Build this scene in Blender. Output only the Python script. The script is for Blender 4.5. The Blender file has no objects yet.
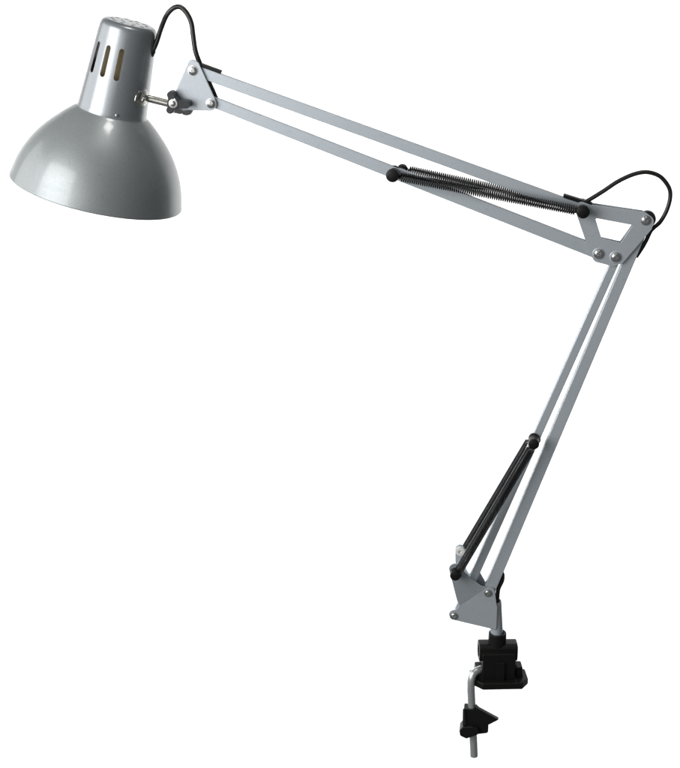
import bpy, bmesh, math, random
from mathutils import Vector, Matrix

random.seed(3)
scene = bpy.context.scene
COL = scene.collection
R = math.radians

# ------------------------------------------------------------------ camera
D, ELEV, YAW, FPX = 1.5, R(20), R(7), 1500.0          # one picture unit of the 680x768 drawing is 1 mm at the lamp
cam_pos = Vector((D*math.sin(YAW)*math.cos(ELEV), -D*math.cos(YAW)*math.cos(ELEV), D*math.sin(ELEV)))
FWD = (-cam_pos).normalized()
RIGHT = FWD.cross(Vector((0, 0, 1))).normalized()
UP = RIGHT.cross(FWD).normalized()
cd = bpy.data.cameras.new("camera")
cd.sensor_fit = 'VERTICAL'
cd.sensor_height = 36.0
cd.sensor_width = 36.0
cd.lens = FPX/768.0*36.0
cd.clip_start, cd.clip_end = 0.05, 100
cam = bpy.data.objects.new("camera", cd)
COL.objects.link(cam)
cam.matrix_world = Matrix((RIGHT, UP, -FWD)).transposed().to_4x4()
cam.location = cam_pos
scene.camera = cam


def at(px, py, Y=0.0):
    """point of the drawing (0..680, 0..768) on the upright plane y = Y millimetres"""
    d = FWD*FPX + RIGHT*(px-340) + UP*(384-py)
    t = (Y/1000.0 - cam_pos.y)/d.y
    return cam_pos + d*t


MM = 0.001

# ------------------------------------------------------------------ materials
def principled(name):
    m = bpy.data.materials.new(name)
    m.use_nodes = True
    nt = m.node_tree
    return m, nt, nt.nodes["Principled BSDF"]


def silver_paint(name, base, metallic, rough, coat, grain=0.10, flake=900):
    m, nt, b = principled(name)
    tc = nt.nodes.new("ShaderNodeTexCoord")
    n1 = nt.nodes.new("ShaderNodeTexNoise"); n1.inputs["Scale"].default_value = flake; n1.inputs["Detail"].default_value = 2
    n2 = nt.nodes.new("ShaderNodeTexNoise"); n2.inputs["Scale"].default_value = 28; n2.inputs["Detail"].default_value = 5
    nt.links.new(tc.outputs["Object"], n1.inputs["Vector"]); nt.links.new(tc.outputs["Object"], n2.inputs["Vector"])
    r = nt.nodes.new("ShaderNodeValToRGB")
    r.color_ramp.elements[0].position = .3; r.color_ramp.elements[1].position = .7
    r.color_ramp.elements[0].color = [c*(1-grain) for c in base] + [1]
    r.color_ramp.elements[1].color = [min(1, c*(1+grain)) for c in base] + [1]
    nt.links.new(n1.outputs["Fac"], r.inputs["Fac"])
    n3 = nt.nodes.new("ShaderNodeTexNoise"); n3.inputs["Scale"].default_value = 160; n3.inputs["Detail"].default_value = 6; n3.inputs["Roughness"].default_value = .7
    nt.links.new(tc.outputs["Object"], n3.inputs["Vector"])
    wr = nt.nodes.new("ShaderNodeMapRange"); wr.inputs["From Min"].default_value = .60; wr.inputs["From Max"].default_value = .78
    wr.inputs["To Min"].default_value = 1.0; wr.inputs["To Max"].default_value = .72
    nt.links.new(n3.outputs["Fac"], wr.inputs["Value"])
    vm = nt.nodes.new("ShaderNodeVectorMath"); vm.operation = 'SCALE'
    nt.links.new(r.outputs["Color"], vm.inputs[0]); nt.links.new(wr.outputs["Result"], vm.inputs["Scale"])
    nt.links.new(vm.outputs["Vector"], b.inputs["Base Color"])
    mr = nt.nodes.new("ShaderNodeMapRange")
    mr.inputs["To Min"].default_value = rough-.05; mr.inputs["To Max"].default_value = rough+.07
    nt.links.new(n2.outputs["Fac"], mr.inputs["Value"]); nt.links.new(mr.outputs["Result"], b.inputs["Roughness"])
    bp = nt.nodes.new("ShaderNodeBump"); bp.inputs["Strength"].default_value = .06; bp.inputs["Distance"].default_value = .0004
    nt.links.new(n1.outputs["Fac"], bp.inputs["Height"]); nt.links.new(bp.outputs["Normal"], b.inputs["Normal"])
    b.inputs["Metallic"].default_value = metallic
    b.inputs["Coat Weight"].default_value = coat
    b.inputs["Coat Roughness"].default_value = .12
    return m


def plain(name, col, metallic, rough, spec=.5, noise=0.0, bump=0.0, scale=300):
    m, nt, b = principled(name)
    b.inputs["Base Color"].default_value = (*col, 1)
    b.inputs["Metallic"].default_value = metallic
    b.inputs["Roughness"].default_value = rough
    b.inputs["Specular IOR Level"].default_value = spec
    if noise or bump:
        tc = nt.nodes.new("ShaderNodeTexCoord")
        n = nt.nodes.new("ShaderNodeTexNoise"); n.inputs["Scale"].default_value = scale; n.inputs["Detail"].default_value = 4
        nt.links.new(tc.outputs["Object"], n.inputs["Vector"])
        if noise:
            mr = nt.nodes.new("ShaderNodeMapRange")
            mr.inputs["To Min"].default_value = max(.02, rough-noise); mr.inputs["To Max"].default_value = rough+noise
            nt.links.new(n.outputs["Fac"], mr.inputs["Value"]); nt.links.new(mr.outputs["Result"], b.inputs["Roughness"])
        if bump:
            bp = nt.nodes.new("ShaderNodeBump"); bp.inputs["Strength"].default_value = bump; bp.inputs["Distance"].default_value = .0005
            nt.links.new(n.outputs["Fac"], bp.inputs["Height"]); nt.links.new(bp.outputs["Normal"], b.inputs["Normal"])
    return m


SHADE = silver_paint("silver_shade_paint", (.295, .316, .320), .44, .43, .5, .12, 1500)
CAPM = silver_paint("silver_cap_paint", (.30, .32, .337), .55, .34, .6, .10, 1500)
ARM = silver_paint("silver_arm_paint", (.55, .60, .64), .35, .42, .1, .05, 1200)
PLATE = silver_paint("silver_bracket_paint", (.54, .585, .625), .35, .42, .15, .05, 1200)
ZINC = plain("bright_zinc", (.68, .68, .67), .95, .25, .5, .05, 0, 500)
WASHER = plain("dull_zinc", (.50, .50, .46), 1, .25, .5, .05, 0, 300)
CHROME = plain("polished_steel", (.74, .71, .66), .9, .22, .5, .03, 0, 200)
STEEL = plain("clamp_rod_steel", (.74, .75, .76), .75, .34, .5, .06, 0, 400)
BLACK = plain("black_plastic", (.0075, .0075, .007), 0, .46, .30, .10, .35, 700)
NYLON = plain("black_nylon", (.018, .019, .022), 0, .36, .5, .06, .1, 400)
RUBBER = plain("black_cable_rubber", (.016, .016, .014), 0, .40, .5, .05, .05, 600)
SPRING = plain("blackened_spring_steel", (.014, .0135, .015), .5, .25, .5, .05, 0, 300)
BROWN = plain("brown_bakelite", (.56, .44, .25), 0, .45, .5, .05, .1, 200)
WHITENYL = plain("white_nylon", (.82, .82, .80), 0, .35, .5, .04, 0, 200)
WHITEIN = plain("white_reflector", (.75, .75, .73), 0, .5, .4, .05, 0, 100)

# ------------------------------------------------------------------ object helpers
LAMP = bpy.data.objects.new("desk_lamp", None)
COL.objects.link(LAMP)
LAMP.location = at(498, 691, 0)
LAMP["label"] = "silver swing-arm desk lamp with domed shade, black springs and black clamp"
LAMP["category"] = "lamp"
bpy.context.view_layer.update()


def link(name, me, mat, parent, smooth=35, bevel=0, segs=2, label=None):
    o = bpy.data.objects.new(name, me)
    COL.objects.link(o)
    if mat is not None:
        me.materials.clear(); me.materials.append(mat)
    for p in me.polygons:
        p.use_smooth = True
    me.set_sharp_from_angle(angle=R(smooth))
    if bevel:
        md = o.modifiers.new("bevel", 'BEVEL'); md.width = bevel*MM; md.segments = segs
        md.limit_method = 'ANGLE'; md.angle_limit = R(40); md.harden_normals = True
    o.parent = parent
    if parent is not None:
        o.matrix_parent_inverse = parent.matrix_world.inverted()
    if label:
        o["label"] = label
    return o


def from_bm(bm, name="mesh"):
    me = bpy.data.meshes.new(name)
    bmesh.ops.recalc_face_normals(bm, faces=bm.faces)
    bm.to_mesh(me); bm.free()
    return me


def fillet(pts, seg=6):
    """pts: (x, y, r): corners rounded with radius r"""
    out = []
    n = len(pts)
    for i in range(n):
        p = Vector(pts[i][:2]); r = pts[i][2] if len(pts[i]) > 2 else 0
        if r <= 0:
            out.append(tuple(p)); continue
        a = (Vector(pts[i-1][:2])-p); b = (Vector(pts[(i+1) % n][:2])-p)
        la, lb = a.length, b.length
        a.normalize(); b.normalize()
        ang = a.angle(b)
        t = min(r/math.tan(ang/2), la*.49, lb*.49)
        rr = t*math.tan(ang/2)
        c = p + (a+b).normalized()*(rr/math.sin(ang/2))
        s = p+a*t-c; e = p+b*t-c
        a0 = math.atan2(s.y, s.x); a1 = math.atan2(e.y, e.x)
        d = (a1-a0+math.pi) % (2*math.pi)-math.pi
        for k in range(seg+1):
            q = a0+d*k/seg
            out.append((c.x+rr*math.cos(q), c.y+rr*math.sin(q)))
    return out


def slab(outline, Y0, Y1, holes=(), bm=None):
    """outline in drawing units on the plane Y0, made solid back to Y1 (mm)"""
    own = bm is None
    bm = bm or bmesh.new()
    edges = []
    for loop in (outline, *holes):
        vs = [bm.verts.new(at(p[0], p[1], Y0)) for p in loop]
        edges += [bm.edges.new((vs[i], vs[(i+1) % len(vs)])) for i in range(len(vs))]
    if holes:
        res = bmesh.ops.triangle_fill(bm, edges=edges, use_beauty=True, use_dissolve=False)
        faces = [g for g in res['geom'] if isinstance(g, bmesh.types.BMFace)]
    else:
        vs = [e.verts[0] for e in edges]
        vs = []
        for e in edges:
            for v in e.verts:
                if v not in vs:
                    vs.append(v)
        faces = [bm.faces.new(vs)]
    res = bmesh.ops.extrude_face_region(bm, geom=faces)
    nv = [g for g in res['geom'] if isinstance(g, bmesh.types.BMVert)]
    bmesh.ops.translate(bm, verts=nv, vec=(0, (Y1-Y0)*MM, 0))
    return from_bm(bm) if own else bm


def basis(axis, hint=Vector((0, 0, 1))):
    a = axis.normalized()
    if abs(a.dot(hint)) > .95:
        hint = Vector((1, 0, 0))
    x = hint.cross(a).normalized()
    return x, a.cross(x).normalized(), a


def tube_bm(pts, rad, n=10, bm=None, caps=True):
    """swept round tube; pts world vectors; rad metres or list"""
    bm = bm or bmesh.new()
    N = len(pts)
    rads = rad if isinstance(rad, (list, tuple)) else [rad]*N
    t = [(pts[min(i+1, N-1)]-pts[max(i-1, 0)]).normalized() for i in range(N)]
    x, y, _ = basis(t[0])
    rings = []
    for i in range(N):
        x = (x - t[i]*x.dot(t[i])).normalized()
        y = t[i].cross(x)
        rings.append([bm.verts.new(pts[i]+(x*math.cos(2*math.pi*k/n)+y*math.sin(2*math.pi*k/n))*rads[i]) for k in range(n)])
    for i in range(N-1):
        for k in range(n):
            bm.faces.new((rings[i][k], rings[i][(k+1) % n], rings[i+1][(k+1) % n], rings[i+1][k]))
    if caps:
        bm.faces.new(rings[0][::-1]); bm.faces.new(rings[-1])
    return bm


def lathe_bm(origin, axis, profile, n=32, bm=None, closed=False, xref=None):
    """profile: (r, s) mm along axis; r = 0 ends collapse to a point"""
    bm = bm or bmesh.new()
    x, y, a = basis(axis)
    if xref is not None:
        x = (xref-a*xref.dot(a)).normalized(); y = a.cross(x)
    rings = []
    for r, s in profile:
        if r <= 1e-6:
            rings.append([bm.verts.new(origin+a*s*MM)])
        else:
            rings.append([bm.verts.new(origin+a*s*MM+(x*math.cos(2*math.pi*k/n)+y*math.sin(2*math.pi*k/n))*r*MM) for k in range(n)])
    idx = list(range(len(rings)-1))
    pairs = [(rings[i], rings[i+1]) for i in idx]
    if closed:
        pairs.append((rings[-1], rings[0]))
    for A, B in pairs:
        if len(A) == 1 and len(B) == 1:
            continue
        for k in range(n):
            k2 = (k+1) % n
            if len(A) == 1:
                bm.faces.new((A[0], B[k2], B[k]))
            elif len(B) == 1:
                bm.faces.new((A[k], A[k2], B[0]))
            else:
                bm.faces.new((A[k], A[k2], B[k2], B[k]))
    return bm


def smooth_path(pts, per=8):
    out = []
    n = len(pts)
    for i in range(n-1):
        p0, p1, p2, p3 = pts[max(i-1, 0)], pts[i], pts[i+1], pts[min(i+2, n-1)]
        for k in range(per):
            t = k/per
            out.append(.5*((2*p1)+(p2-p0)*t+(2*p0-5*p1+4*p2-p3)*t*t+(3*p1-p0-3*p2+p3)*t**3))
    out.append(pts[-1].copy())
    return out


def cut(me, cutters):
    """boolean difference of plain meshes, returned as a new mesh"""
    o = bpy.data.objects.new("cut_body", me); COL.objects.link(o)
    tmp = []
    for c in cutters:
        co = bpy.data.objects.new("cut_tool", c); COL.objects.link(co); tmp.append(co)
        md = o.modifiers.new("b", 'BOOLEAN'); md.operation = 'DIFFERENCE'; md.solver = 'EXACT'; md.object = co
    dg = bpy.context.evaluated_depsgraph_get(); dg.update()
    res = bpy.data.meshes.new_from_object(o.evaluated_get(dg))
    for t in tmp+[o]:
        bpy.data.objects.remove(t, do_unlink=True)
    return res


YV = Vector((0, 1, 0))

# ------------------------------------------------------------------ screws (one mesh, shared by copies)
def make_screw_mesh(r=3.7):
    bm = lathe_bm(Vector((0, 0, 0)), -YV, [(0, -.2), (r+1.1, -.2), (r+1.1, .45), (r+.15, .5), (r, .6), (r, .9), (r*.93, 1.4), (r*.75, 1.75), (r*.45, 1.95), (0, 2.0)], 28)
    body = from_bm(bm)
    tools = []
    for a in (R(25), R(115)):
        b = bmesh.new()
        bmesh.ops.create_cube(b, size=1)
        bmesh.ops.scale(b, vec=(r*1.2*MM, 2.4*MM, 1.15*MM), verts=b.verts)
        bmesh.ops.translate(b, vec=(0, -2.15*MM, 0), verts=b.verts)
        bmesh.ops.rotate(b, cent=(0, 0, 0), matrix=Matrix.Rotation(a, 3, 'Y'), verts=b.verts)
        tools.append(from_bm(b))
    return cut(body, tools)


SCREW_ME = make_screw_mesh()
SCREW_ME.materials.append(ZINC)
_first = []


def screw(px, py, Y, parent, scale=1.0, turn=0.0, back=False):
    if not _first:
        o = link("screw", SCREW_ME, ZINC, parent, 40); _first.append(o)
    else:
        o = _first[0].copy(); COL.objects.link(o); o.parent = parent
        o.matrix_parent_inverse = parent.matrix_world.inverted()
    o.location = at(px, py, Y)
    o.rotation_euler = (0, R(turn), math.pi if back else 0)
    o.scale = (scale,)*3
    return o


# ------------------------------------------------------------------ lamp head
O = at(112, 112, 0)
V = (cam_pos-O).normalized()
RX = (RIGHT-V*RIGHT.dot(V)).normalized()
UX = V.cross(RX).normalized()
TILT = R(11.5)
LEAN = R(12.7)
A_IMG = (RX*-math.sin(LEAN) - UX*math.cos(LEAN)).normalized()
AX = (A_IMG*math.cos(TILT) - V*math.sin(TILT)).normalized()      # from the cap down to the opening
SIDE = (RX*math.cos(LEAN) - UX*math.sin(LEAN)).normalized()                          # to the right in the picture
FRONT = AX.cross(SIDE).normalized()
if FRONT.dot(V) < 0:
    FRONT = -FRONT
K = (O-cam_pos).dot(FWD)/FPX/MM                                   # mm per drawing unit here
CT = math.cos(TILT)
TOP = O - AX*(88.6/CT*K*MM)


def hp(phi, s, r):
    """point on the lamp head: angle from the front towards the right, distance down the axis, radius (drawing units)"""
    return TOP + AX*(s/CT*K*MM) + (FRONT*math.cos(phi)+SIDE*math.sin(phi))*(r*K*MM)


def prof(p):
    return [(r*K, s/CT*K) for r, s in p]


# dome
outer = [(34.2, 86.5), (35.6, 88.2), (38.2, 90.2), (42.3, 93.6), (47, 97.8), (52, 102.9), (57, 108), (62, 113.6), (67, 119.9), (71.5, 126.4), (75.6, 133.4),
         (79.2, 140.6), (82.2, 148), (84.6, 155.4), (86.4, 162.5), (87.5, 168), (88.3, 170.6), (88.5, 171.6), (88.2, 172.4), (87.4, 172.5)]
outer = [(r, 88.2+(s-88.2)*.968 if s > 88.2 else s) for r, s in outer]
inner = [(max(r-1.2, 1), s+.4) for r, s in outer[:-4]][::-1]
bm = lathe_bm(TOP, AX, prof(outer+inner), 128, closed=True, xref=FRONT)
me = from_bm(bm)
shade = link("lamp_shade", me, SHADE, LAMP, 40)
shade.data.materials.append(WHITEIN)

# cap (socket housing) with slots and vent holes
capo = [(0.01, 0), (20, 0), (23.2, .25), (25.4, 1.1), (27.1, 2.8), (28.1, 5.4), (28.8, 10), (34.6, 84.5), (35.0, 87.0), (35.9, 88.9), (35.7, 89.5), (34.4, 89.5), (34.2, 88), (28.0, 10), (27.2, 5.6), (26.1, 3.2), (24.6, 1.8), (22, 1.1), (0.01, 1.1)]
bm = bmesh.new()
lathe_bm(TOP, AX, prof([(0 if r < .1 else r, s) for r, s in capo]), 96, bm, xref=FRONT)
cap_me = from_bm(bm)
tools = []


def slot_tool(phi, s0, s1, w):
    b = bmesh.new()
    ps = []
    for k in range(9):
        q = math.pi*k/8
        ps.append((w*math.cos(q), s0-w*math.sin(q)))
    for k in range(9):
        q = math.pi+math.pi*k/8
        ps.append((w*1.12*math.cos(q), s1-w*1.12*math.sin(q)))
    n_ = FRONT*math.cos(phi)+SIDE*math.sin(phi)
    t_ = SIDE*math.cos(phi)-FRONT*math.sin(phi)
    vs = [b.verts.new(TOP+AX*(s/CT*K*MM)+t_*(x*K*MM)+n_*(24*K*MM)) for x, s in ps]
    f = b.faces.new(vs)
    r_ = bmesh.ops.extrude_face_region(b, geom=[f])
    bmesh.ops.translate(b, verts=[g for g in r_['geom'] if isinstance(g, bmesh.types.BMVert)], vec=n_*(20*K*MM))
    return from_bm(b)


for ph in (-58, -30.5, -4, 119, 148.5, 176):
    tools.append(slot_tool(R(ph), 24.3, 49.5, 2.5))
for k in range(10):
    ph = R(36*k+12)
    b = lathe_bm(hp(ph, -3, 17), AX, prof([(0, 0), (2.3, 0), (2.3, 8), (0, 8)]), 14)
    tools.append(from_bm(b))
for k in range(5):
    ph = R(72*k+30)
    b = lathe_bm(hp(ph, -3, 8), AX, prof([(0, 0), (1.8, 0), (1.8, 8), (0, 8)]), 14)
    tools.append(from_bm(b))
cap_me = cut(cap_me, tools)
cap = link("socket_housing", cap_me, CAPM, shade, 40)
socket = link("bulb_socket", from_bm(lathe_bm(TOP+AX*(6*K*MM), AX, prof([(0, 0), (17, 0), (22, 3), (25.5, 72), (22, 74), (0, 74)]), 48)), BROWN, shade, 40)
gp = hp(R(86), 24.5, 29.6)
gd = (at(153.4, 48.5, -3)-at(150.6, 54.5, -1))
link("grommet", from_bm(lathe_bm(at(150.4, 55.2, -1.5), gd, [(0, 0), (3.0, 0), (3.3, 1), (3.3, 5), (2.6, 6.5), (0, 6.5)], 20)), RUBBER, shade, 40)
# rivet at the seam and the domed swivel washer with its screw
rv = hp(R(8.5), 84.0, 34.6)
nrm = FRONT*math.cos(R(8.5))+SIDE*math.sin(R(8.5))
link("rivet", from_bm(lathe_bm(rv, nrm, [(0, -1), (1.8, -1), (1.7, .3), (1.1, .9), (0, 1.1)], 16)), CAPM, shade, 40)
ph = R(54)
nrm = (FRONT*math.cos(ph)+SIDE*math.sin(ph))
wc = hp(ph, 66.5, 33.0)
link("swivel_washer", from_bm(lathe_bm(wc, nrm, [(0, -4.5), (10.0, -4.5), (10.3, -1.4), (9.9, -.6), (8.5, .1), (5, .7), (0, .9)], 40)), WASHER, shade, 40)
link("rivet", from_bm(lathe_bm(wc, nrm, [(0, 0), (2.6, 0), (2.6, 1.4), (2.1, 2.1), (1.1, 2.5), (0, 2.6)], 20)), CHROME, shade, 40)

# swivel rod, knuckle and star knob
p0, p1 = at(143, 97.2, 0), at(171, 104.2, 0)
link("swivel_rod", from_bm(lathe_bm(p0, p1-p0, [(0, 0), (3.5, 0), (3.5, (p1-p0).length/MM), (0, (p1-p0).length/MM)], 24)), CHROME, LAMP, 40)
p0, p1 = at(169, 105.5, 0), at(193.5, 110.5, 0)
L = (p1-p0).length/MM
link("swivel_knuckle", from_bm(lathe_bm(p0, p1-p0, [(0, 0), (5.4, 0), (6.2, .9), (6.2, L*.52), (5.6, L*.55), (5.6, L*.60), (6.4, L*.63), (6.2, L*.78), (4.6, L*.92), (2.2, L*.99), (0, L)], 28)), ZINC, LAMP, 40)


def star_knob(cx, cy, Y0, Y1):
    pts = []
    lobes = [(math.degrees(math.atan2(103.4-y, x-173.2)), math.hypot(x-173.2, y-103.4)) for x, y in ((169.3, 91.5), (189.8, 105.4), (168.2, 113.6))]
    n = 72
    for k in range(n):
        a = 2*math.pi*k/n
        r = 6.4
        for la, lr in lobes:
            d = (a-R(la)+math.pi) % (2*math.pi)-math.pi
            # rounded arm: half width 3.9, length lr
            if abs(d) < math.pi/2:
                hw = 3.9
                c = lr-hw
                s_ = abs(math.sin(d))
                r1 = hw/s_ if s_ > 1e-4 else 1e9
                disc = hw*hw-(c*math.sin(d))**2
                r2 = c*math.cos(d)+math.sqrt(disc) if disc > 0 else 0
                r = max(r, min(r1, max(r2, 0)) if r2 > 0 else min(r1, c/math.cos(d)) if r1*math.cos(d) < c else r)
        pts.append((cx+r*math.cos(a), cy-r*math.sin(a)))
    return slab(pts, Y0, Y1)


knob = link("star_knob", star_knob(173.2, 103.4, -19, -9), NYLON, LAMP, 40, bevel=1.6, segs=3)
kc = at(173.2, 103.4, -19)
link("knob_nut", from_bm(lathe_bm(kc+YV*.002, -YV, [(0, 0), (4.7, 0), (4.7, 2.6), (4.1, 3.3), (2.6, 3.4), (2.5, 4.6), (1.6, 5.2), (0, 5.2)], 24)), ZINC, knob, 40)
link("knob_stem", from_bm(lathe_bm(kc+YV*.009, YV, [(0, 0), (3.2, 0), (3.2, 18), (0, 18)], 20)), ZINC, knob, 40)

# head bracket: two triangular plates
hb = fillet([(189.5, 58.8, 7), (198.2, 62.0, 5), (220.4, 111.2, 6.5), (177.5, 109.7, 4), (174.3, 95, 5)])
head = link("head_bracket", slab(hb, -8, -6.6), PLATE, LAMP, 35, bevel=.45)
hb2 = fillet([(190, 58.5, 7), (197.5, 61.5, 5), (217, 107.4, 5), (178, 107, 4), (175, 92, 5)])
link("rear_plate", slab(hb2, 6.6, 8), PLATE, head, 35, bevel=.45)
screw(192.7, 70.5, -8.1, head, 1.0, 10)
screw(210.9, 103.4, -8.1, head, 1.0, 50)

# ------------------------------------------------------------------ arms
BAR0 = -5.2


def bar(e0, e1, f0, f1, pivot0, pivot1, BAR1=4.6, name="arm_bar"):
    """edge e0-e1 and edge f0-f1 as drawn; round ends at the pivots"""
    e0, e1, f0, f1 = map(Vector, (e0, e1, f0, f1))

    def clip(a, b, p):
        d = (b-a).normalized(); return a+d*(Vector(p)-a).dot(d)
    a0, a1, b0, b1 = clip(e0, e1, pivot0), clip(e0, e1, pivot1), clip(f0, f1, pivot0), clip(f0, f1, pivot1)

    def arc(u, v, out):
        c = (u+v)/2; h = (u-v)/2; r = h.length
        o = (out-h*(out.dot(h)/h.length_squared)).normalized()*r
        return [c+h*math.cos(t)+o*math.sin(t) for t in [math.pi*k/8 for k in range(9)]]
    d = (a1-a0).normalized()
    pts = arc(a1, b1, d) + arc(b0, a0, -d)
    return link(name, slab([tuple(p) for p in pts], BAR0, BAR1), ARM, LAMP, 35, bevel=.7)


bar((220.6, 74), (480, 167.2), (208.8, 81.3), (480, 179.0), (193, 71), (581, 209), -.8)
bar((219.9, 99.4), (558, 230), (217, 109.3), (522.6, 230), (211, 103), (598.8, 253), -.8)
bar((609.8, 264.3), (471, 573.5), (618.8, 264.3), (480, 573.5), (616, 255), (456, 613))
bar((621.5, 265), (486.5, 583), (633.5, 265), (497.6, 586.5), (643, 229), (488.6, 592))

# elbow bracket
eb = fillet([(577.2, 199.8, 6), (590, 204.8, 6), (646, 212.6, 6), (655.2, 219.5, 6.5), (651.6, 229.5, 5), (622.5, 263.3, 5), (613, 266.3, 6), (594.5, 261.6, 6), (589.5, 252, 6), (576.5, 214, 5)])
hole = fillet([(595.2, 218.0, 1.2), (633.6, 225.2, 1.6), (620.8, 243.2, 1.2), (601.6, 238.4, 1.2)], 4)
elbow = link("elbow_bracket", slab(eb, -8, -6.6, [hole]), PLATE, LAMP, 35, bevel=.5)
eb2 = fillet([(579, 199.8, 6), (592, 203, 6), (643, 210.6, 6), (652.2, 217.5, 6.5), (648.6, 227.5, 5), (620, 260.3, 5), (611, 263.3, 6), (593, 258.6, 6), (588.5, 249, 6), (577.5, 211, 5)])
hole2 = fillet([(593.2, 214.6, 1.2), (634.6, 221.0, 1.6), (620.0, 241.4, 1.2), (599.6, 236.8, 1.2)], 4)
link("rear_plate", slab(eb2, 6.6, 8, [hole2]), PLATE, elbow, 35, bevel=.5)
screw(598.9, 253.9, -8.4, elbow, 1.0, 20)
screw(616.0, 257.2, -8.4, elbow, 1.0, 75)
screw(646.0, 220.4, -8.1, elbow, 1.0, 40)
for (x, y) in ((616, 257.2), (598.9, 253.9)):
    link("boss", from_bm(lathe_bm(at(x, y, -8), -YV, [(0, -.3), (6.3, -.3), (5.9, .2), (5.4, .3), (0, .3)], 36)), PLATE, elbow, 60)
dc = at(647.6, 219.6, -5.5)
link("nylon_washer", from_bm(lathe_bm(dc, YV, [(0, 0), (7.4, 0), (7.8, .5), (7.8, 5.4), (7.4, 6), (0, 6)], 36)), NYLON, elbow, 40)

# base bracket: shaped plates round the lower pivots, and the post
C0, C1 = Vector((459.5, 606.2)), Vector((486.6, 587.6))            # crease: the upper wing is bent towards the springs
cn = Vector((C1.y-C0.y, -(C1.x-C0.x))).normalized()
if cn.y > 0:
    cn = -cn


def plate_Y(p):
    return -8 - max(0, (Vector(p)-C0).dot(cn))*math.tan(R(14))


up_loop = fillet([(448.3, 566.6, 5), (454.8, 562.6, 6), (465.0, 572.2, 3), (473.5, 580.9, 4), (481, 586.0, 4), tuple(C1), tuple(C0), (457.0, 600.5, 0)], 5)
low_loop = fillet([tuple(C1), (494.6, 588.0, 5), (496.6, 605, 4), (497.4, 607, 2), (496.6, 630.2, 2), (491, 628.8, 0), (450.2, 619.2, 4), (448.2, 611.6, 4), (456.6, 609.4, 1.5), tuple(C0)], 5)
bm = bmesh.new()
cache = {}


def pv(p):
    k_ = (round(p[0], 3), round(p[1], 3))
    if k_ not in cache:
        cache[k_] = bm.verts.new(at(p[0], p[1], plate_Y(p)))
    return cache[k_]


fs = [bm.faces.new([pv(p) for p in loop]) for loop in (up_loop, low_loop)]
bmesh.ops.recalc_face_normals(bm, faces=fs)
r_ = bmesh.ops.extrude_face_region(bm, geom=fs)
bmesh.ops.translate(bm, verts=[g for g in r_['geom'] if isinstance(g, bmesh.types.BMVert)], vec=(0, 1.4*MM, 0))
base = link("base_bracket", from_bm(bm), PLATE, LAMP, 8, bevel=.4)
bb2 = fillet([(455.2, 544.8, 4.5), (464.8, 544.8, 4.5), (464.2, 560, 3), (466.5, 570, 3), (471.5, 578, 0), (473.2, 568.0, 2), (478.0, 569.0, 2), (487.5, 585.5, 2), (495.5, 586, 4), (496, 620, 2),
              (455, 612.5, 4), (455.8, 604.5, 4), (462, 600, 3), (455.4, 562, 3)], 5)
link("rear_plate", slab(bb2, 6.6, 8), PLATE, base, 35, bevel=.4)
screw(488.2, 593.2, -8.1, base, .88, 15)
screw(454.2, 616.0, -8.1, base, .88, 60)
wc = at(460.2, 551.6, 5.5)
link("washer", from_bm(lathe_bm(wc, -YV, [(0, -1.5), (5.4, -1.5), (5.5, -.6), (4.9, .8), (2.6, 1.2), (1.9, 1.2), (1.7, -.6), (0, -.6)], 28)), WHITENYL, base, 40)
ta, tb = at(495.2, 600.5, 0), at(497.2, 640, 0)
L = (tb-ta).length/MM
link("mounting_post", from_bm(lathe_bm(ta, tb-ta, [(4.6, 1.5), (5.4, .3), (6.3, .3), (6.5, 1.0), (6.5, L), (4.6, L)], 36, closed=True)), PLATE, LAMP, 40)

# ------------------------------------------------------------------ springs with hooked ends
def spring(pa, pb, Y, coil_r, wire_r, pitch, gap0=5.2, gap1=5.2, hook=True, name="spring"):
    a, b = at(*pa, Y), at(*pb, Y)
    ax = (b-a); L_ = ax.length; ax.normalize()
    x = YV.copy(); x = (x-ax*x.dot(ax)).normalized(); y = ax.cross(x)
    g0, g1 = gap0*MM, gap1*MM
    turns = int((L_-g0-g1)/(pitch*MM))
    seg = 14
    pts = []
    # hook round the first pin
    hr = 4.6*MM
    for k in range(13 if hook else 0):
        pts.append(a + (-ax*math.cos(R(-120+20*k))*hr + y*math.sin(R(-120+20*k))*hr))
    N = turns*seg
    for k in range(N+1):
        t = k/N
        q = 2*math.pi*k/seg
        env = min(1, .25+t*turns/1.6, .25+(1-t)*turns/1.6)
        pts.append(a+ax*(g0+(L_-g0-g1)*t)+(y*math.cos(q)+x*math.sin(q))*coil_r*MM*env)
    for k in range(13):
        pts.append(b+(ax*math.cos(R(120-20*k))*hr + y*math.sin(R(120-20*k))*hr))
    return link(name, from_bm(tube_bm(pts, wire_r*MM, 6)), SPRING, LAMP, 60)


SN, SF = -14.5, 14.0
SL = -17.5
spring((393.5, 175.6), (583.0, 211.6), SN, 4.3, .62, 2.0)
spring((402.5, 169.2), (581, 206.5), SF, 4.3, .62, 2.0)
spring((534.0, 443.8), (456.6, 574.5), SL, 4.1, .60, 1.55)
spring((532.2, 436.4), (462.4, 553.6), SF, 3.9, .60, 1.40, hook=False)


def pin(px, py, r=6.0, Y0=-21, Y1=20, r_body=3.6, cap_len=7, name="spring_pin"):
    c = at(px, py, Y0)
    T = Y1-Y0
    p = [(0, 0), (r-1.2, 0), (r-.3, .5), (r, 1.3), (r, 3.2), (r_body, 4.0), (r_body, T-4), (r, T-3.2), (r, T-1), (r-1, T), (0, T)]
    return link(name, from_bm(lathe_bm(c, YV, p, 28)), BLACK, LAMP, 40)


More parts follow.
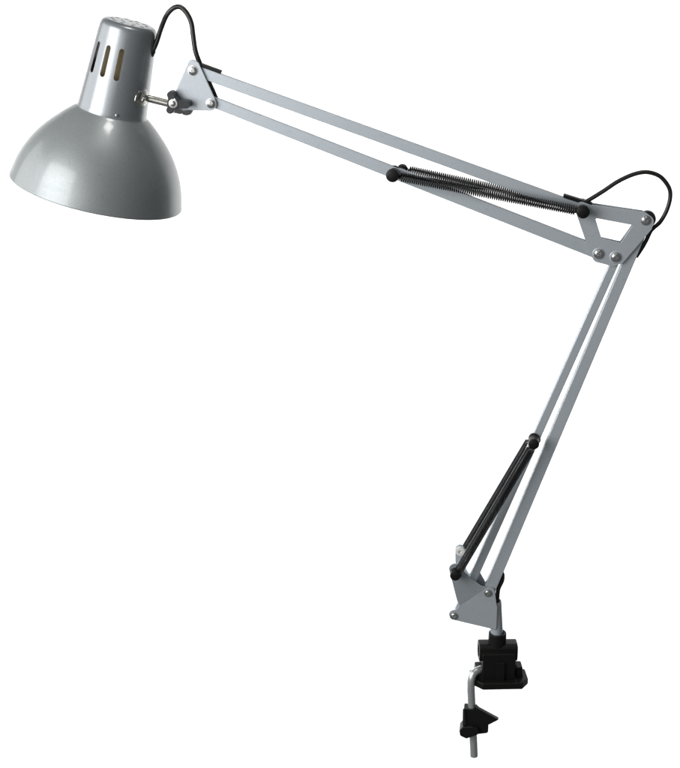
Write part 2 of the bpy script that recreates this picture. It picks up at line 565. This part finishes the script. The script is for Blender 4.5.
pin(392.4, 176.0, 6.3, Y1=-1, r_body=4.5)
pin(400.6, 174.5, 5.4, Y0=2, Y1=21, r_body=4.0)
pin(583.2, 212.4, 6.2, Y1=-1, r_body=4.5)
pin(582.5, 207.5, 5.2, Y0=2, Y1=19)
pin(533.8, 444.8, 5.4, Y0=-23, Y1=-4, r_body=5.0)
pin(536.2, 440.5, 4.6, Y0=5, Y1=18, r_body=3.5)
pin(455.2, 576.4, 5.4, Y0=-26, Y1=-13, r_body=5.3)

# ------------------------------------------------------------------ cables and their sleeves
def cable(pts, r=2.1, per=10, name="power_cable"):
    P = smooth_path([at(x, y, Y) for x, y, Y in pts], per)
    return link(name, from_bm(tube_bm(P, r*MM, 14)), RUBBER, LAMP, 60)


cable([(149.5, 55.5, 0), (152.6, 51.0, -3), (156.6, 42, -2), (160.9, 28.7, 2), (166.6, 15.3, 8), (173.6, 8.0, 8), (180.6, 7.3, 8), (187.0, 13.6, 7), (191.4, 23.5, 6), (193.2, 36.3, 4),
       (195.6, 51.6, 2), (200.8, 65.5, 3), (207.6, 79.5, 3), (212.8, 91.0, 3), (218.0, 102.5, 2.5), (224, 108, 2.5)], 2.3)
cable([(566, 199.5, 3), (580, 204.0, 0), (586.5, 201.4, 0), (602.4, 191.8, 1), (618.5, 181.2, 2), (634.7, 174.0, 3), (647.7, 172.2, 4), (660.3, 176.6, 5), (668.9, 187.3, 5), (670.3, 197.4, 5),
       (667, 210, 4), (660.6, 221.5, 3), (654, 227.6, 1), (650.5, 231.5, 1), (646.5, 240, 1), (642, 248, 0), (636, 257, -1)], 2.0)
cable([(500.6, 572, 0), (502.6, 574.5, 0), (502.2, 580.5, 0), (498.6, 588.5, 0), (497.6, 596, 0), (497.6, 606, 0)], 2.2)
link("cable_clip", slab(fillet([(200.5, 63.4, 1), (221.4, 71.0, .6), (220.4, 74.0, .6), (199.6, 66.2, 1)], 3), -5.5, -.2), BLACK, LAMP, 35, bevel=.4)
link("cable_clip", slab(fillet([(563.8, 194.4, 1.2), (592.8, 203.4, .6), (592.0, 206.6, .6), (563.2, 198.0, 1.2)], 3), -5.5, 1), BLACK, LAMP, 35, bevel=.4)

# ------------------------------------------------------------------ table clamp
clamp_parent = None


def prism(plan, z0, z1, bm=None, taper=1.0):
    """plan: (x, y) metres, from z0 to z1"""
    bm = bm or bmesh.new()
    cx = sum(p[0] for p in plan)/len(plan); cy = sum(p[1] for p in plan)/len(plan)
    lo = [bm.verts.new((p[0], p[1], z0)) for p in plan]
    hi = [bm.verts.new((cx+(p[0]-cx)*taper, cy+(p[1]-cy)*taper, z1)) for p in plan]
    n = len(plan)
    bm.faces.new(lo[::-1]); bm.faces.new(hi)
    for i in range(n):
        bm.faces.new((lo[i], lo[(i+1) % n], hi[(i+1) % n], hi[i]))
    return bm


c0 = at(498, 650, 0)                      # centre of the cross barrel
cx, cz = c0.x, c0.z
kk = (c0-cam_pos).dot(FWD)/FPX/MM
# body below the barrel
plan = [(cx-.0172, -.0108), (cx+.0178, -.0108), (cx+.0178, .0108), (cx-.0172, .0108)]
body = link("table_clamp", from_bm(prism(plan, cz-.037, cz+.001)), BLACK, LAMP, 35, bevel=1.2)
# cross barrel
lb = lathe_bm(Vector((cx-.0195*kk, 0, cz)), Vector((1, 0, 0)), [(0, 4), (6.2, 4), (6.6, .6), (7.0, 0), (9.3, 0), (9.8, .6), (9.8, 37.6*kk), (9.3, 38.2*kk), (7.0, 38.2*kk), (6.6, 37.6*kk), (6.2, 34*kk), (0, 34*kk)], 64)
for v in lb.verts:                                       # round section to a soft square
    dy, dz = v.co.y, v.co.z-cz
    r_ = math.hypot(dy, dz)
    if r_ > 8.5*MM:
        q = math.atan2(dz, dy)
        k_ = (abs(math.cos(q))**4+abs(math.sin(q))**4)**-.25
        v.co.y, v.co.z = dy*k_, cz+dz*k_
link("clamp_barrel", from_bm(lb), BLACK, body, 40)
# collar the post stands in
ca = at(497.6, 632.3, 0)
lb = bmesh.new()
lathe_bm(Vector((ca.x, 0, ca.z)), Vector((0, 0, -1)), [(6.9, 2), (6.9, 0), (8.6, -.2), (9.2, .4), (9.4, 3), (9.4, 22), (6.9, 22)], 40, lb, closed=True)
link("clamp_collar", from_bm(lb), BLACK, body, 40)
# rib on the face
plan = [(cx-.002, -.0132), (cx+.0060, -.0132), (cx+.0060, -.0104), (cx-.002, -.0104)]
link("rib", from_bm(prism(plan, cz-.036, cz-.008)), BLACK, body, 35, bevel=.5)
# flange resting on the table edge
fl = [(cx-.0170, -.018), (cx+.0245, -.018), (cx+.0320, -.008), (cx+.0315, .010), (cx+.022, .020), (cx-.017, .020), (cx-.028, .010), (cx-.0300, -.004)]
fz = at(498, 690, -18).z
link("clamp_flange", from_bm(prism(fl, fz, fz+.0075)), BLACK, body, 35, bevel=1.0)
for sx in (-1, 1):
    q = [(cx+.0015+sx*.0175, -.009), (cx+.0015+sx*.0255, -.006), (cx+.0015+sx*.0255, .010), (cx+.0015+sx*.0175, .011)]
    if sx < 0:
        q = q[::-1]
    link("flange_lug", from_bm(prism(q, fz+.004, fz+.019, taper=.8)), BLACK, body, 35, bevel=1.0)
# the clamp is turned a little about its post
turn = Matrix.Translation((cx, 0, cz)) @ Matrix.Rotation(R(9), 4, 'Z') @ Matrix.Translation((-cx, 0, -cz))
for o in [body]+[c for c in body.children]:
    o.data.transform(turn)
# bent rod
rp = smooth_path([at(493, 667.0, 2), at(484.5, 668.4, -3), at(478, 670.4, -8), at(473.8, 673.6, -11.5), at(471.8, 678.2, -13.6), at(471.1, 684, -14.4), at(471.2, 692, -14.5), at(471.8, 705, -14.5), at(473.9, 750, -14.5), at(474.0, 753.5, -14.5), at(474.1, 755.5, -14.5), at(474.1, 756.3, -14.5)], 8)
rr = [4.15*MM]*len(rp)
for i in range(8):
    rr[-8+i] = (4.15-2.2*(i/7)**2)*MM
for i in range(8, 16):
    rr[-i-1] = 4.15*MM
rod = link("clamp_rod", from_bm(tube_bm(rp, rr, 24)), STEEL, LAMP, 40)
# sliding jaw with its pointed tongue, and the thumb nut under it
jw = fillet([(464.0, 709.0, 1), (476.2, 710.0, 1), (488.6, 721.6, 1), (488.2, 733.2, 2), (478.5, 734.4, 1.5), (463.2, 735.0, 2), (462.8, 718, 1)], 4)
jaw = link("clamp_jaw", slab(jw, -20.5, -8.5), BLACK, LAMP, 35, bevel=.8)
tg = fillet([(474.5, 706.8, .3), (498.6, 719.8, .1), (489.2, 724.6, .3), (474.5, 724.0, .3)], 3)
link("jaw_tongue", slab(tg, -20.8, -16), BLACK, jaw, 35, bevel=.3)
link("jaw_rib", slab(fillet([(462.8, 709.5, .8), (465.0, 708.8, .8), (466.4, 725.0, .8), (462.6, 726.0, .8)], 3), -22, -20), NYLON, jaw, 35, bevel=.4)
nut = fillet([(459.3, 731.0, 1.5), (462.6, 727.5, 1), (472, 727.0, 1), (479.0, 729, 2), (478.0, 735.0, 2), (466.5, 739.0, 2.5), (460.1, 736.0, 2)], 4)
link("thumb_nut", slab(nut, -25, -9), BLACK, LAMP, 35, bevel=1.0)

# ------------------------------------------------------------------ white backdrop
bmw = bmesh.new()
wy = 2.4
prof_w = [(wy, 1.6)] + [(wy, z) for z in (0.5, -0.5, -1.5, -2.0)] + [(wy, -3.4)]
prev = None
for y, z in prof_w:
    row = [bmw.verts.new((x, y, z)) for x in (-3.8, -1.6, 0, 1.3, 2.6)]
    if prev:
        for i in range(4):
            bmw.faces.new((prev[i], prev[i+1], row[i+1], row[i]))
    prev = row
r_ = bmesh.ops.extrude_face_region(bmw, geom=list(bmw.faces))
bmesh.ops.translate(bmw, verts=[g for g in r_['geom'] if isinstance(g, bmesh.types.BMVert)], vec=(0, .02, 0))
m, nt, b = principled("white_backdrop_paper")
b.inputs["Base Color"].default_value = (.86, .86, .86, 1)
b.inputs["Roughness"].default_value = .9
b.inputs["Specular IOR Level"].default_value = .1
wall = link("backdrop", from_bm(bmw), m, None, 30)
wall["kind"] = "structure"
wall["label"] = "plain white backdrop behind the lamp"

# ------------------------------------------------------------------ lights
def area(name, loc, target, sx, sy, watts, col=(1, 1, 1)):
    l = bpy.data.lights.new(name, 'AREA'); l.shape = 'RECTANGLE'; l.size = sx; l.size_y = sy; l.energy = watts; l.color = col
    o = bpy.data.objects.new(name, l); COL.objects.link(o)
    o.location = loc
    o.rotation_euler = (Vector(target)-Vector(loc)).to_track_quat('-Z', 'Y').to_euler()
    return o


# backdrop lamps, all behind the desk lamp and facing away from it
area("backdrop_light", (-1.5, .75, -.9), (-.82, wy, -1.0), .3, 3.2, 64)
area("backdrop_light", (1.5, .75, -.9), (.82, wy, -1.0), .3, 3.2, 64)
area("backdrop_light", (-2.8, .75, -1.4), (-2.6, wy, -1.4), .3, 3.2, 45)
# window-like softbox from the left and front, then two added fills, further left and in front
fwd = (Vector((-.15, 0, .2))-Vector((-.90, -.85, .50))).normalized()
rgt = fwd.cross(Vector((0, 0, 1))).normalized()
upv = rgt.cross(fwd)
for off, h, wt in ((.34, .46, 8.0), (-.20, .56, 9.8)):            # the two sashes of one window
    c = Vector((-.90, -.85, .50))+upv*off
    area("window_and_fill_light", c, c+fwd, .9, h, wt)
area("window_and_fill_light", (-1.45, .05, .40), (-.25, 0, .2), .9, 1.2, 6, (1, 1, 1))  # added fill, not a window: brightens the left edge of the shade
area("window_and_fill_light", (-.50, -1.75, .35), (0, 0, 0), 1.2, 1.2, 3.1, (1, 1, 1))  # added dim front fill, no window here: softens the falloff across the dome
area("room_light", (.28, -.15, 2.2), (-.2, 0, 0), .36, .36, 9, (1, .98, .95))

w = bpy.data.worlds.new("World")
scene.world = w
w.use_nodes = True
w.node_tree.nodes["Background"].inputs["Color"].default_value = (.95, 1.0, 1.0, 1)
w.node_tree.nodes["Background"].inputs["Strength"].default_value = .095

scene.view_settings.view_transform = 'Standard'
scene.view_settings.look = 'None'
scene.view_settings.exposure = 0
scene.view_settings.gamma = 1
scene.cycles.max_bounces = 8
